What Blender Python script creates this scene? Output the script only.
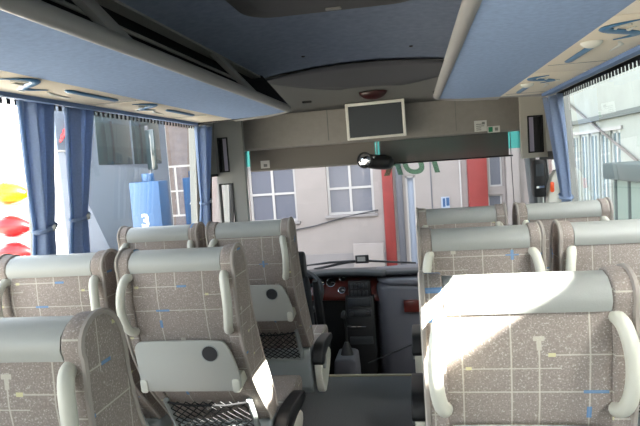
import bpy, bmesh, math, random
from mathutils import Vector, Matrix
random.seed(7)
PI = math.pi
for o in list(bpy.data.objects): bpy.data.objects.remove(o)
SC = bpy.context.scene
COL = SC.collection

# ------------------------------------------------------------------ camera
F_PX, YAW, PITCH, ROLL = 580.0, 0.1661, 0.0838, 0.0695
CAM = Vector((0.2938, 0.0, 1.38))
_f = Vector((-math.sin(YAW)*math.cos(PITCH), math.cos(YAW)*math.cos(PITCH), -math.sin(PITCH)))
_r = Vector((math.cos(YAW), math.sin(YAW), 0)); _u = _r.cross(_f)
RT = _r*math.cos(ROLL) - _u*math.sin(ROLL)
UP = _r*math.sin(ROLL) + _u*math.cos(ROLL)
cam_d = bpy.data.cameras.new('camera'); cam = bpy.data.objects.new('camera', cam_d); COL.objects.link(cam)
cam_d.sensor_width = 36; cam_d.lens = F_PX/640*36; cam_d.clip_start = 0.02
M = Matrix((RT, UP, -_f)).transposed().to_4x4(); M.translation = CAM
cam.matrix_world = M
SC.camera = cam
cam_d.dof.use_dof = False
def ray(px, py): return _f + RT*((px-320)/F_PX) + UP*((213-py)/F_PX)
def at(px, py, Y):                     # pixel -> point on the plane y = Y
    d = ray(px, py); return CAM + d*((Y-CAM.y)/d.y)
def atx(px, py, X):
    d = ray(px, py); return CAM + d*((X-CAM.x)/d.x)

# ------------------------------------------------------------------ light
SUN_FROM = Vector((1.4, -0.70, 1.0)).normalized()
w = bpy.data.worlds.new('sky'); SC.world = w; w.use_nodes = True
nt = w.node_tree; bg = nt.nodes['Background']
sky = nt.nodes.new('ShaderNodeTexSky'); sky.sky_type = 'NISHITA'; sky.sun_disc = False
sky.sun_elevation = math.asin(SUN_FROM.z); sky.sun_rotation = math.atan2(SUN_FROM.x, SUN_FROM.y)
sky.air_density = 1.0; sky.dust_density = 3.0; sky.ozone_density = 1.0
hs_ = nt.nodes.new('ShaderNodeHueSaturation'); hs_.inputs['Saturation'].default_value = .35      # hazy, nearly white sky
nt.links.new(sky.outputs[0], hs_.inputs['Color']); nt.links.new(hs_.outputs[0], bg.inputs[0]); bg.inputs[1].default_value = 0.75
sd = bpy.data.lights.new('sun', 'SUN'); sd.energy = 48.0; sd.angle = math.radians(0.35); sd.color = (1, 0.95, 0.88)
so = bpy.data.objects.new('sun', sd); COL.objects.link(so)
so.rotation_euler = SUN_FROM.to_track_quat('Z', 'Y').to_euler()
SC.view_settings.view_transform = 'Standard'; SC.view_settings.look = 'None'
SC.view_settings.gamma = 1; SC.view_settings.use_curve_mapping = False
SC.view_settings.exposure = 1.35

# ------------------------------------------------------------------ materials
def lin(c):
    return tuple(((v/255)/12.92 if v/255 <= .04045 else (((v/255)+.055)/1.055)**2.4) for v in c) + (1,)
MATS = {}
def mat(name, rgb, rough=.6, metal=0, spec=.5, noise=0, nscale=40, bump=0, coat=0):
    m = bpy.data.materials.new(name); m.use_nodes = True
    n = m.node_tree.nodes; l = m.node_tree.links; b = n['Principled BSDF']
    col = lin(rgb)
    b.inputs['Base Color'].default_value = col; b.inputs['Roughness'].default_value = rough
    b.inputs['Metallic'].default_value = metal; b.inputs['Specular IOR Level'].default_value = spec
    if coat: b.inputs['Coat Weight'].default_value = coat
    if noise or bump:
        tc = n.new('ShaderNodeTexCoord'); nz = n.new('ShaderNodeTexNoise')
        nz.inputs['Scale'].default_value = nscale; nz.inputs['Detail'].default_value = 4
        l.new(tc.outputs['Object'], nz.inputs['Vector'])
        if noise:
            r = n.new('ShaderNodeValToRGB')
            r.color_ramp.elements[0].position = .3; r.color_ramp.elements[1].position = .7
            r.color_ramp.elements[0].color = tuple(max(0, c*(1-noise)) for c in col[:3])+(1,)
            r.color_ramp.elements[1].color = tuple(min(1, c*(1+noise)) for c in col[:3])+(1,)
            l.new(nz.outputs[0], r.inputs[0]); l.new(r.outputs[0], b.inputs['Base Color'])
        if bump:
            bp = n.new('ShaderNodeBump'); bp.inputs['Strength'].default_value = bump; bp.inputs['Distance'].default_value = .002
            l.new(nz.outputs[0], bp.inputs['Height']); l.new(bp.outputs[0], b.inputs['Normal'])
    MATS[name] = m; return m
def pane_mat(name, tint, refl=1.45, rough=0.0):
    """thin glazing: tinted transmission with Fresnel reflection"""
    m = bpy.data.materials.new(name); m.use_nodes = True
    n = m.node_tree.nodes; l = m.node_tree.links; n.remove(n['Principled BSDF'])
    t = n.new('ShaderNodeBsdfTransparent'); t.inputs[0].default_value = tint+(1,)
    g = n.new('ShaderNodeBsdfGlossy'); g.inputs['Roughness'].default_value = rough; g.inputs[0].default_value = (1, 1, 1, 1)
    # Schlick reflectance, the same from both sides of the thin pane
    ge = n.new('ShaderNodeNewGeometry'); dt = n.new('ShaderNodeVectorMath'); dt.operation = 'DOT_PRODUCT'
    l.new(ge.outputs['Normal'], dt.inputs[0]); l.new(ge.outputs['Incoming'], dt.inputs[1])
    def mth(op, a, b=0.0, c=None):
        k = n.new('ShaderNodeMath'); k.operation = op
        for i, x in enumerate((a, b, c)):
            if x is None: continue
            if isinstance(x, (int, float)): k.inputs[i].default_value = x
            else: l.new(x, k.inputs[i])
        return k.outputs[0]
    f0 = ((refl-1)/(refl+1))**2
    pw = mth('POWER', mth('SUBTRACT', 1.0, mth('ABSOLUTE', dt.outputs['Value'])), 5.0)
    fr = mth('MULTIPLY_ADD', pw, 1-f0, f0)
    mx = n.new('ShaderNodeMixShader')
    l.new(fr, mx.inputs[0]); l.new(t.outputs[0], mx.inputs[1]); l.new(g.outputs[0], mx.inputs[2])
    l.new(mx.outputs[0], n['Material Output'].inputs[0]); MATS[name] = m; return m
def film_mat(name, rgb, trans, tint):
    m = bpy.data.materials.new(name); m.use_nodes = True
    n = m.node_tree.nodes; l = m.node_tree.links; b = n['Principled BSDF']
    b.inputs['Base Color'].default_value = lin(rgb); b.inputs['Roughness'].default_value = .7
    t = n.new('ShaderNodeBsdfTransparent'); t.inputs[0].default_value = tint+(1,)
    mx = n.new('ShaderNodeMixShader'); mx.inputs[0].default_value = trans
    l.new(b.outputs[0], mx.inputs[1]); l.new(t.outputs[0], mx.inputs[2]); l.new(mx.outputs[0], n['Material Output'].inputs[0])
    MATS[name] = m; return m
def cloth_mat(name, rgb, transl=.25):
    m = mat(name, rgb, .9, spec=.1, noise=.12, nscale=120)
    n = m.node_tree.nodes; l = m.node_tree.links; b = n['Principled BSDF']
    t = n.new('ShaderNodeBsdfTranslucent'); t.inputs[0].default_value = lin(rgb)
    mx = n.new('ShaderNodeMixShader'); mx.inputs[0].default_value = transl
    l.new(b.outputs[0], mx.inputs[1]); l.new(t.outputs[0], mx.inputs[2]); l.new(mx.outputs[0], n['Material Output'].inputs[0])
    return m
def fabric_mat(name, dark=1.0):
    """grey-brown moquette with pale speckle and a printed grid of thin lines, knobs and blue dashes"""
    m = bpy.data.materials.new(name); m.use_nodes = True
    n = m.node_tree.nodes; l = m.node_tree.links; b = n['Principled BSDF']
    b.inputs['Roughness'].default_value = .92; b.inputs['Specular IOR Level'].default_value = .15
    def val(x, k, sock):
        if isinstance(x, (int, float)): k.inputs[sock].default_value = x
        else: l.new(x, k.inputs[sock])
    def mth(op, a, c=0.0, d=None):
        k = n.new('ShaderNodeMath'); k.operation = op; val(a, k, 0); val(c, k, 1)
        if d is not None: val(d, k, 2)
        return k.outputs[0]
    tc = n.new('ShaderNodeTexCoord'); sp = n.new('ShaderNodeSeparateXYZ'); l.new(tc.outputs['Object'], sp.inputs[0])
    sn = n.new('ShaderNodeSeparateXYZ'); l.new(tc.outputs['Normal'], sn.inputs[0])
    oi = n.new('ShaderNodeObjectInfo')
    side = mth('GREATER_THAN', mth('ABSOLUTE', sn.outputs[0]), .75)
    u0 = mth('ADD', mth('MULTIPLY', sp.outputs[0], mth('SUBTRACT', 1.0, side)), mth('MULTIPLY', sp.outputs[1], side))
    v0 = mth('SUBTRACT', sp.outputs[2], mth('MULTIPLY', sp.outputs[1], mth('MULTIPLY', mth('SUBTRACT', 1.0, side), .35)))   # follow the slope
    K = 1.18; PU, PV = .34*K, .30*K
    u = mth('WRAP', mth('ADD', u0, mth('MULTIPLY', oi.outputs['Random'], 1.7)), PU, 0.0)
    v = mth('WRAP', mth('ADD', v0, mth('MULTIPLY', oi.outputs['Random'], 2.9)), PV, 0.0)
    H = .0016
    white = [(.040, .15, H, .16), (.120, .15, H, .16), (.165, .08, H, .085), (.245, .15, H, .16), (.300, .20, H, .07),
             (.17, .262, .17, H*.8), (.17, .070, .17, H), (.06, .195, .055, H), (.25, .140, .075, H), (.12, .115, .08, H*.8), (.29, .225, .05, H*.8),
             (.165, .168, .009, .004), (.165, .158, .004, .010), (.300, .275, .007, .005)]
    yellow = [(.012, .195, .006, .0035), (.185, .140, .006, .0035), (.050, .116, .005, .003)]
    blue = [(.120, .262, .004, .014), (.120, .262, .018, .002), (.255, .070, .020, .003), (.318, .140, .014, .003), (.245, .028, .004, .012)]
    def acc(segs):
        tot = None
        for (uc, vc, hu, hv) in segs:
            k = mth('MULTIPLY', mth('COMPARE', u, uc*K, hu if hu < .002 else hu*K), mth('COMPARE', v, vc*K, hv if hv < .002 else hv*K))
            tot = k if tot is None else mth('MAXIMUM', tot, k)
        return tot
    nz = n.new('ShaderNodeTexNoise'); nz.inputs['Scale'].default_value = 300; nz.inputs['Detail'].default_value = 2
    l.new(tc.outputs['Object'], nz.inputs['Vector'])
    nz2 = n.new('ShaderNodeTexNoise'); nz2.inputs['Scale'].default_value = 9; nz2.inputs['Detail'].default_value = 3
    l.new(tc.outputs['Object'], nz2.inputs['Vector'])
    r = n.new('ShaderNodeValToRGB'); e = r.color_ramp.elements
    e[0].position = .36; e[0].color = tuple(c*dark for c in lin((145, 134, 128))[:3])+(1,)
    e[1].position = .60; e[1].color = tuple(c*dark for c in lin((158, 147, 141))[:3])+(1,)
    k = e.new(.70); k.color = tuple(c*dark for c in lin((196, 189, 181))[:3])+(1,)
    l.new(nz.outputs[0], r.inputs[0])
    cur = r.outputs[0]
    def mixc(fac, colr, cur):
        x = n.new('ShaderNodeMix'); x.data_type = 'RGBA'; l.new(fac, x.inputs[0]); l.new(cur, x.inputs[6]); x.inputs[7].default_value = colr
        return x.outputs[2]
    cur = mixc(mth('MULTIPLY', acc(white), .75), lin((205, 200, 188)), cur)
    cur = mixc(acc(yellow), lin((206, 200, 160)), cur)
    cur = mixc(mth('MULTIPLY', acc(blue), .8), lin((92, 140, 190)), cur)
    l.new(cur, b.inputs['Base Color'])
    bp = n.new('ShaderNodeBump'); bp.inputs['Strength'].default_value = .25; bp.inputs['Distance'].default_value = .002
    l.new(nz.outputs[0], bp.inputs['Height']); l.new(bp.outputs[0], b.inputs['Normal'])
    MATS[name] = m; return m

fabric_mat('fabric')
mat('vinyl', (166, 167, 163), .45, bump=.2, nscale=300)
mat('piping', (164, 155, 148), .7)
mat('handle', (208, 206, 194), .4)
mat('tray', (174, 173, 166), .45)
mat('frame_grey', (150, 154, 152), .5)
mat('base_grey', (140, 146, 146), .55)
mat('black', (22, 22, 24), .5)
mat('net_black', (26, 26, 28), .8)
mat('dark_plastic', (44, 44, 47), .55)
mat('seat_metal', (70, 70, 72), .4, .7)
mat('rack_blue', (142, 162, 194), .9, spec=.1, noise=.08, nscale=60)
mat('rack_lip', (140, 138, 136), .5)
mat('rack_beige', (222, 210, 190), .55)
mat('rack_blue_edge', (90, 112, 150), .7)
mat('deco_blue', (66, 112, 150), .4)
mat('deco_pale', (208, 206, 196), .4)
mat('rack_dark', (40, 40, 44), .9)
mat('strut', (150, 148, 144), .5)
mat('ceiling_blue', (128, 138, 158), .95, spec=.05, noise=.1, nscale=30)
mat('hatch', (60, 60, 60), .6)
mat('lens_grey', (78, 78, 82), .6)
mat('cove', (118, 117, 115), .7)
mat('header', (146, 141, 136), .75, noise=.05, nscale=25)
mat('wall_trim', (150, 150, 146), .65)
mat('pillar_beige', (176, 172, 162), .65)
mat('wall_dark', (104, 106, 108), .65)
mat('slot_pale', (168, 160, 178), .5)
mat('rubber', (18, 18, 19), .6)
mat('carpet', (108, 108, 110), .95, spec=.05, noise=.25, nscale=180)
mat('step_edge', (150, 138, 112), .5)
cloth_mat('curtain', (158, 174, 202), .5)
cloth_mat('curtain_lining', (150, 172, 204), .4)
mat('button', (215, 215, 210), .4)
mat('tv_frame', (228, 226, 218), .4)
mat('tv_screen', (66, 70, 74), .25)
mat('lamp_red', (52, 9, 9), .3)
mat('paper', (214, 214, 210), .8)
mat('print_grey', (130, 132, 130), .8)
mat('print_green', (40, 140, 100), .7)
mat('chrome', (230, 230, 232), .08, 1)
mat('dash_top', (44, 46, 50), .6)
mat('dash_grey', (92, 92, 99), .6)
mat('dash_black', (24, 24, 26), .5)
mat('wood_red', (84, 30, 24), .3, noise=.35, nscale=14, coat=.4)
mat('dial', (26, 26, 28), .3)
mat('switch', (50, 52, 56), .4)
mat('blind', (120, 114, 108), .85)
film_mat('blind_film', (100, 98, 96), .30, (.75, .62, .60))
pane_mat('glass', (.86, .90, .88))
pane_mat('glass_clear', (.93, .95, .95))
pane_mat('glass_band', (.16, .80, .74))
film_mat('glass_letters', (120, 160, 140), .75, (.55, .74, .62))
mat('facade', (139, 131, 127), .9, noise=.05, nscale=2.2)
mat('facade_plinth', (128, 123, 122), .9, noise=.06, nscale=2)
mat('win_white', (165, 161, 158), .6)
mat('win_glass', (92, 94, 104), .2, spec=.5)
mat('red_paint', (122, 38, 34), .6, noise=.08, nscale=5)
mat('pipe_dark', (84, 84, 90), .6)
mat('cable', (50, 50, 52), .7)
mat('door_pale', (146, 154, 168), .6)
mat('asphalt', (158, 152, 142), .95, noise=.15, nscale=8)
mat('coach_white', (226, 226, 228), .35, noise=.02, nscale=2)
mat('coach_grey_shade', (92, 101, 116), .35)  # grey for the painted shade on the coach side, also the picture window
mat('coach_pale_shade', (140, 146, 160), .4)
mat('coach_glass', (44, 56, 60), .08, spec=.8)
mat('tail_yellow', (190, 112, 0), .25)
mat('tail_red', (118, 8, 10), .25)
mat('decal_red', (196, 60, 66), .5)
mat('sign_blue', (26, 68, 110), .5)
mat('sign_white', (205, 205, 205), .5)
mat('brick', (98, 88, 86), .9, noise=.2, nscale=6)
mat('rbuild', (162, 165, 156), .9, noise=.06, nscale=1.5)
mat('rbuild_line', (96, 102, 98), .8)
mat('rwin_white', (205, 208, 204), .6)
mat('slant_pipe', (112, 104, 98), .7)
mat('rwin_glass', (120, 140, 146), .1, spec=.6)
mat('kiosk_dark', (72, 90, 88), .6)
mat('kiosk_light', (140, 158, 146), .6)
mat('lamp_orange', (220, 80, 30), .3)
mat('drv_fabric', (40, 42, 48), .9)

# ------------------------------------------------------------------ mesh helpers
class MB:
    def __init__(s): s.v = []; s.f = []
    def add(s, vs, fs):
        o = len(s.v); s.v += [tuple(x) for x in vs]; s.f += [tuple(i+o for i in f) for f in fs]; return s
    def box(s, x0, x1, y0, y1, z0, z1):
        return s.add([(x0,y0,z0),(x1,y0,z0),(x1,y1,z0),(x0,y1,z0),(x0,y0,z1),(x1,y0,z1),(x1,y1,z1),(x0,y1,z1)],
                     [(0,3,2,1),(4,5,6,7),(0,1,5,4),(1,2,6,5),(2,3,7,6),(3,0,4,7)])
    def prism(s, poly, a, b, axis='x'):
        """extrude a 2-D polygon: axis x takes (y,z), y takes (x,z), z takes (x,y)"""
        def P(p, t):
            return {'x': (t, p[0], p[1]), 'y': (p[0], t, p[1]), 'z': (p[0], p[1], t)}[axis]
        n = len(poly)
        return s.add([P(p, a) for p in poly]+[P(p, b) for p in poly],
                     [tuple(range(n))[::-1], tuple(range(n, 2*n))] + [(i, (i+1) % n, n+(i+1) % n, n+i) for i in range(n)])
    def tube(s, path, r, n=8, caps=True, flat=None):
        path = [Vector(p) for p in path]; rings = []
        ref = Vector((0, 0, 1))
        for i, p in enumerate(path):
            t = (path[min(i+1, len(path)-1)]-path[max(i-1, 0)]).normalized()
            if abs(t.dot(ref)) > .95: ref = Vector((1, 0, 0)) if abs(t.x) < .9 else Vector((0, 1, 0))
            a = t.cross(ref).normalized(); b = a.cross(t).normalized(); ref = b
            rr = r[i] if isinstance(r, (list, tuple)) else r
            k = flat if flat else 1
            rings.append([p + a*math.cos(2*PI*j/n)*rr + b*math.sin(2*PI*j/n)*rr*k for j in range(n)])
        vs = [v for R in rings for v in R]; fs = []
        for i in range(len(path)-1):
            for j in range(n): fs.append((i*n+j, i*n+(j+1) % n, (i+1)*n+(j+1) % n, (i+1)*n+j))
        if caps: fs += [tuple(range(n))[::-1], tuple(range((len(path)-1)*n, len(path)*n))]
        return s.add(vs, fs)
    def disc(s, c, nrm, r, th, n=24, r2=None):
        c = Vector(c); nrm = Vector(nrm).normalized()
        return s.tube([c, c+nrm*th], [r, r2 if r2 is not None else r], n)
    def dome(s, c, nrm, r, h, n=20, m=5):
        c = Vector(c); nrm = Vector(nrm).normalized()
        return s.tube([c+nrm*h*math.sin(PI/2*i/m) for i in range(m+1)], [max(r*math.cos(PI/2*i/m), .0005) for i in range(m+1)], n)
    def grid(s, fn, nu, nv):
        vs = [fn(i/nu, j/nv) for j in range(nv+1) for i in range(nu+1)]
        return s.add(vs, [(j*(nu+1)+i, j*(nu+1)+i+1, (j+1)*(nu+1)+i+1, (j+1)*(nu+1)+i) for j in range(nv) for i in range(nu)])
def rrect(x0, x1, z0, z1, r, n=4):
    out = []
    for cx, cz, a0 in ((x1-r, z1-r, 0), (x0+r, z1-r, 90), (x0+r, z0+r, 180), (x1-r, z0+r, 270)):
        for i in range(n+1):
            a = math.radians(a0+90*i/n); out.append((cx+r*math.cos(a), cz+r*math.sin(a)))
    return out
def obj(name, mb, m, parent=None, bevel=0, seg=2, smooth=True, solid=0, loc=None):
    me = bpy.data.meshes.new(name); me.from_pydata(mb.v, [], mb.f); me.update()
    bm = bmesh.new(); bm.from_mesh(me)
    bmesh.ops.recalc_face_normals(bm, faces=bm.faces)
    if bevel:
        ed = [e for e in bm.edges if len(e.link_faces) == 2 and e.calc_face_angle(0) > .6]
        bmesh.ops.bevel(bm, geom=ed, offset=bevel, segments=seg, affect='EDGES', profile=.5, clamp_overlap=True)
    bm.to_mesh(me); bm.free()
    if smooth:
        for p in me.polygons: p.use_smooth = True
        me.set_sharp_from_angle(angle=math.radians(38))
    me.materials.append(MATS[m] if isinstance(m, str) else m)
    o = bpy.data.objects.new(name, me); COL.objects.link(o)
    if parent: o.parent = parent
    if loc: o.location = loc
    if solid:
        md = o.modifiers.new('thick', 'SOLIDIFY'); md.thickness = solid; md.offset = 0
    return o
def tag(o, label, cat, group=None):
    o['label'] = label; o['category'] = cat
    if group: o['group'] = group
    return o
def thing(name, label, cat, loc=(0, 0, 0), group=None):
    o = bpy.data.objects.new(name, None); COL.objects.link(o); o.location = loc; o.empty_display_size = .1
    return tag(o, label, cat, group)
def struct(name, mb, m, label=None, **k):
    o = obj(name, mb, m, **k); o['kind'] = 'structure'
    if label: o['label'] = label
    return o
def rel(t):                          # make a part's coordinates relative to its thing
    return t.location
def part(name, mb, m, t, **k):
    """part given in world coordinates, parented to a thing at its own place"""
    L = t.location
    mb.v = [(v[0]-L.x, v[1]-L.y, v[2]-L.z) for v in mb.v]
    return obj(name, mb, m, t, **k)
def subpart(name, mb, m, p, t, **k):
    L = t.location
    mb.v = [(v[0]-L.x, v[1]-L.y, v[2]-L.z) for v in mb.v]
    return obj(name, mb, m, p, **k)
def text_mesh(name, s, size, m, parent, loc, rot, depth=.002, mirror=False, shear=0, bold=False):
    c = bpy.data.curves.new(name+'_curve', 'FONT'); c.body = s; c.size = size; c.extrude = depth; c.align_x = 'CENTER'; c.shear = shear
    if bold: c.offset = size*.03
    tmp = bpy.data.objects.new('tmp', c); COL.objects.link(tmp)
    bpy.context.view_layer.update()
    me = bpy.data.meshes.new_from_object(tmp.evaluated_get(bpy.context.evaluated_depsgraph_get()))
    bpy.data.objects.remove(tmp)
    me.materials.clear(); me.materials.append(MATS[m])
    if mirror:
        for v in me.vertices: v.co.x *= -1
        me.flip_normals()
    o = bpy.data.objects.new(name, me); COL.objects.link(o); o.location = loc; o.rotation_euler = rot
    if parent: o.parent = parent
    return o

# ------------------------------------------------------------------ room shell
WX = 1.20            # inner face of the side walls
YB, YF = -2.4, 4.72  # rear wall, front end of the side walls
STEP = 3.62
struct('floor', MB().box(-WX-.14, WX+.14, YB, STEP, -.06, 0), 'carpet', smooth=False)
struct('trim_1', MB().box(-WX-.14, WX+.14, STEP, STEP+.03, -.03, .006), 'step_edge')
struct('floor_front', MB().box(-WX-.17, WX+.17, STEP, 5.15, -.46, -.38), 'carpet', smooth=False)
struct('wall_step', MB().box(-WX-.15, WX+.15, STEP, STEP+.02, -.38, -.03), 'wall_dark', smooth=False)

# side walls with openings (list of y ranges); z range of the glazing
def side_wall(name, s, openings, zlo, zhi, m):
    mb = MB(); xa, xb = sorted((s*WX, s*(WX+.05)))
    ys = YB
    mb.box(xa, xb, YB, YF+.35, -.6, zlo); mb.box(xa, xb, YB, YF, zhi, 2.05)
    for a, b in openings:
        mb.box(xa, xb, ys, a, zlo, zhi); ys = b
    mb.box(xa, xb, ys, YF, zlo, zhi)
    return struct(name, mb, m, smooth=False)
ZLO, ZHI = .78, 1.80
left_open = [(-2.2, -1.05), (-.95, .55), (.65, 2.17), (2.24, 4.02)]
right_open = [(-2.2, -1.05), (-.95, .48), (.58, 2.22), (2.30, 3.98)]
def cut_wall(name, s, opens, extra):
    """wall = boxes round window openings; extra openings (y0,y1,z0,z1) in the front part"""
    mb = MB(); xa, xb = sorted((s*WX, s*(WX+.05)))
    yend = opens[-1][1]
    mb.box(xa, xb, YB, yend, -.6, ZLO); mb.box(xa, xb, YB, yend, ZHI, 2.05)
    ys = YB
    for a, b in opens: mb.box(xa, xb, ys, a, ZLO, ZHI); ys = b
    y0 = min(e[0] for e in extra); y1 = max(e[1] for e in extra)
    mb.box(xa, xb, yend, y0, -.6, 2.05); mb.box(xa, xb, y1, YF+.1, -.6, 2.05)
    es = sorted(extra, key=lambda e: e[2]); z = -.6
    for a, b, c, d in es:
        mb.box(xa, xb, y0, y1, z, c)
        if a > y0: mb.box(xa, xb, y0, a, c, d)
        if b < y1: mb.box(xa, xb, b, y1, c, d)
        z = d
    mb.box(xa, xb, y0, y1, z, 2.05)
    return struct(name, mb, 'wall_trim', smooth=False)
cut_wall('wall_left', -1, left_open, [(4.20, 4.76, .72, 1.36)])
cut_wall('wall_right', 1, right_open, [(4.10, 4.66, .25, 1.36)])
nwin = 0
def window(s, y0, y1, z0, z1, frit=False, m='glass'):
    global nwin
    nwin += 1
    x = s*(WX+.03)
    o = struct('window_%d' % nwin, MB().add([(x, y0-.01, z0-.01), (x, y1+.01, z0-.01), (x, y1+.01, z1+.01), (x, y0-.01, z1+.01)], [(0, 1, 2, 3)]), m, smooth=False)
    fm = MB(); xx = s*(WX+.006)
    for (a, b, c, d) in ((y0, y1, z0, z0+.02), (y0, y1, z1-.02, z1), (y0, y0+.02, z0, z1), (y1-.02, y1, z0, z1)):
        fm.box(xx-.012, xx+.012, a, b, c, d)
    obj('window_gasket', fm, 'rubber', o, smooth=False)
    if frit:
        tm = MB(); xt = s*(WX+.022)
        tm.box(xt-.002, xt+.002, y0, y1, 1.715 if y0 > 2 or s < 0 else 1.75, z1)
        y = y0+.02
        while (y0 > 2 or s < 0) and y < y1-.02:
            tm.box(xt-.002, xt+.002, y, y+.022, 1.690, 1.716); y += .045
        obj('window_band', tm, 'rubber', o, smooth=False)
    return o
for (a, b) in left_open: window(-1, a, b, ZLO, ZHI, True)
for (a, b) in right_open: window(1, a, b, ZLO, ZHI, True)
window(-1, 4.20, 4.76, .72, 1.36, m='glass_clear')
# door in the right wall ahead of the seats
dm = MB(); 
for (a, b, c, d) in ((4.10, 4.16, .25, 1.36), (4.60, 4.66, .25, 1.36), (4.16, 4.60, .25, .31), (4.16, 4.60, 1.30, 1.36)): dm.box(WX+.005, WX+.045, a, b, c, d)
d1 = struct('door_1', dm, 'rubber', smooth=False)
obj('door_pane', MB().add([(WX+.025, 4.15, .30), (WX+.025, 4.61, .30), (WX+.025, 4.61, 1.31), (WX+.025, 4.15, 1.31)], [(0, 1, 2, 3)]), 'glass', d1, smooth=False)
# rear wall with window
rm = MB()
for b in ((-WX-.14, WX+.14, YB-.05, YB, -.1, .9), (-WX, WX, YB-.05, YB, 1.6, 2.05), (-WX-.08, -1.0, YB-.05, YB, .9, 1.6), (1.0, WX+.08, YB-.05, YB, .9, 1.6)): rm.box(*b)
struct('wall_rear', rm, 'wall_trim', smooth=False)
nwin += 1
rear_pane = struct('window_%d' % nwin, MB().add([(-1.0, YB-.027, .9), (1.0, YB-.027, .9), (1.0, YB-.027, 1.6), (-1.0, YB-.027, 1.6)], [(0, 1, 2, 3)]), 'glass', smooth=False)

# ceiling: shallow vault of dark blue fabric, then lens panel, cove and header
CE = .62
def ceil_z(x): return 1.985 - .045*(x/CE)**2
cm = MB(); cm.grid(lambda u, v: (-CE+2*CE*u, YB+(3.62-YB)*v - .10*(1-((2*u-1))**2)*v*0, ceil_z(-CE+2*CE*u)), 16, 2)
cm.grid(lambda u, v: (-CE+2*CE*u, YB+(3.62-YB)*v, ceil_z(-CE+2*CE*u)+.03), 16, 2)
struct('ceiling', cm, 'ceiling_blue')
sh = MB(); sh.box(-1.26, 1.26, YB-.05, 5.0, 2.06, 2.10)
struct('roof', sh, 'wall_trim', smooth=False)
for i, s in enumerate((-1, 1)):
    e = MB(); e.prism([(s*.60, 1.930), (s*.66, 1.930), (s*.67, 1.955), (s*.61, 1.955)], YB, 3.55, 'y')
    struct('trim_%d' % (2+i), e, 'strut')
# lens-shaped dark panel closing the blue ceiling at the front
def lens(u, v):
    x = -.62+1.30*u; k = 1-(2*u-1)**2
    return (x, 3.60 - .06*k + (.03+.62*k)*v, ceil_z(min(abs(x), CE)) - .018 - (.005 + .075*k)*v)
lm_ = MB(); lm_.grid(lens, 20, 6); struct('trim_4', lm_, 'lens_grey', solid=.006)
# cove: from ceiling front down to the header top
def cove(u, v):
    x = -1.19+2.38*u
    z0 = 1.975 - .045*min((x/CE)**2, 3.0); z1 = 1.80
    t = v
    return (x, 3.58+.95*t, z0+(z1-z0)*(t**1.4))
cv = MB(); cv.grid(cove, 24, 10); struct('trim_5', cv, 'cove', solid=.008)
HY = 4.56
hd = MB(); hd.prism([(HY-.02, 1.535), (HY-.02, 1.80), (HY+.04, 1.83), (5.0, 1.83), (5.0, 1.56), (HY+.02, 1.525)], -WX+.001, WX-.001, 'x')
struct('wall_front', hd, 'header', bevel=.012)
ln = MB(); ln.box(-.36, -.355, HY-.0225, HY-.019, 1.56, 1.80); ln.box(.62, .623, HY-.0225, HY-.019, 1.56, 1.80)
struct('trim_6', ln, 'wall_dark', smooth=False)

# door posts facing the cabin, each with a recessed slot
def holed(mb, x0, x1, z0, z1, holes, y0, y1):
    xs = sorted({x0, x1} | {h[0] for h in holes} | {h[1] for h in holes}); zs = sorted({z0, z1} | {h[2] for h in holes} | {h[3] for h in holes})
    for i in range(len(xs)-1):
        for j in range(len(zs)-1):
            cx, cz = (xs[i]+xs[i+1])/2, (zs[j]+zs[j+1])/2
            if not any(h[0] < cx < h[1] and h[2] < cz < h[3] for h in holes): mb.box(xs[i], xs[i+1], y0, y1, zs[j], zs[j+1])
PY = 4.36
def post(n, s, x_in, z0, slot, low, m):
    xo = s*1.235; holes = [slot]+([low] if low else [])
    mb = MB(); holed(mb, min(x_in, xo), max(x_in, xo), z0, 1.80, holes, PY, PY+.05)
    o = struct('trim_%d' % n, mb, m, smooth=False)
    x0, x1, c, d = slot
    r = MB(); r.box(x0, x1, PY+.035, PY+.048, c, d); obj('slot_back', r, 'black', o, smooth=False)
    sw = .034; xa = x0+.008 if s > 0 else x1-.008-sw
    obj('slot_strip', MB().box(xa, xa+sw, PY+.006, PY+.036, c, d), 'slot_pale', o, smooth=False)
    fr = MB()
    for h in holes:
        a, b, e, f = h; w_ = .010
        for q in ((a, a+w_, e, f), (b-w_, b, e, f), (a, b, e, e+w_), (a, b, f-w_, f)): fr.box(q[0], q[1], PY-.006, PY+.03, q[2], q[3])
    obj('slot_rim', fr, 'rubber', o, smooth=False)
def prect(pa, pb):
    a = at(*pa, PY); b = at(*pb, PY); return (a.x, b.x, b.z, a.z)
post(10, 1, at(521, 130, PY).x, at(530, 158, PY).z, prect((527, 116), (544, 152)), None, 'pillar_beige')
post(11, -1, at(243, 150, PY).x, .70, prect((217, 138), (230, 172)), prect((219, 184), (238, 244)), 'wall_trim')
# windscreen
def wsx(u): return -1.17+2.34*u
nwin += 1
ws = MB(); ws.grid(lambda u, v: (wsx(u), 5.02 + .10*(1-(2*u-1)**2) - .10*v, .38+(1.40-.38)*v), 12, 4)
wso = struct('window_%d' % nwin, ws, 'glass_clear', label='wide clear windscreen pane at the front')
wb = MB(); wb.grid(lambda u, v: (wsx(u), 4.92 + .10*(1-(2*u-1)**2) - .02*v, 1.40+.18*v), 12, 2)
obj('tint_band', wb, 'glass_band', wso)['label'] = 'turquoise tinted strip along the top'
pil = MB()
for s in (-1, 1):
    pil.prism([(s*1.19, 4.80), (s*1.19, 5.12), (s*1.16, 5.12), (s*1.12, 4.90), (s*1.14, 4.80)], -.5, 1.85, 'z')
struct('trim_7', pil, 'wall_dark', bevel=.01)
lo = MB(); lo.box(-1.2, 1.2, 5.05, 5.17, -.5, .40)
struct('wall_nose', lo, 'coach_white', smooth=False)
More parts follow.
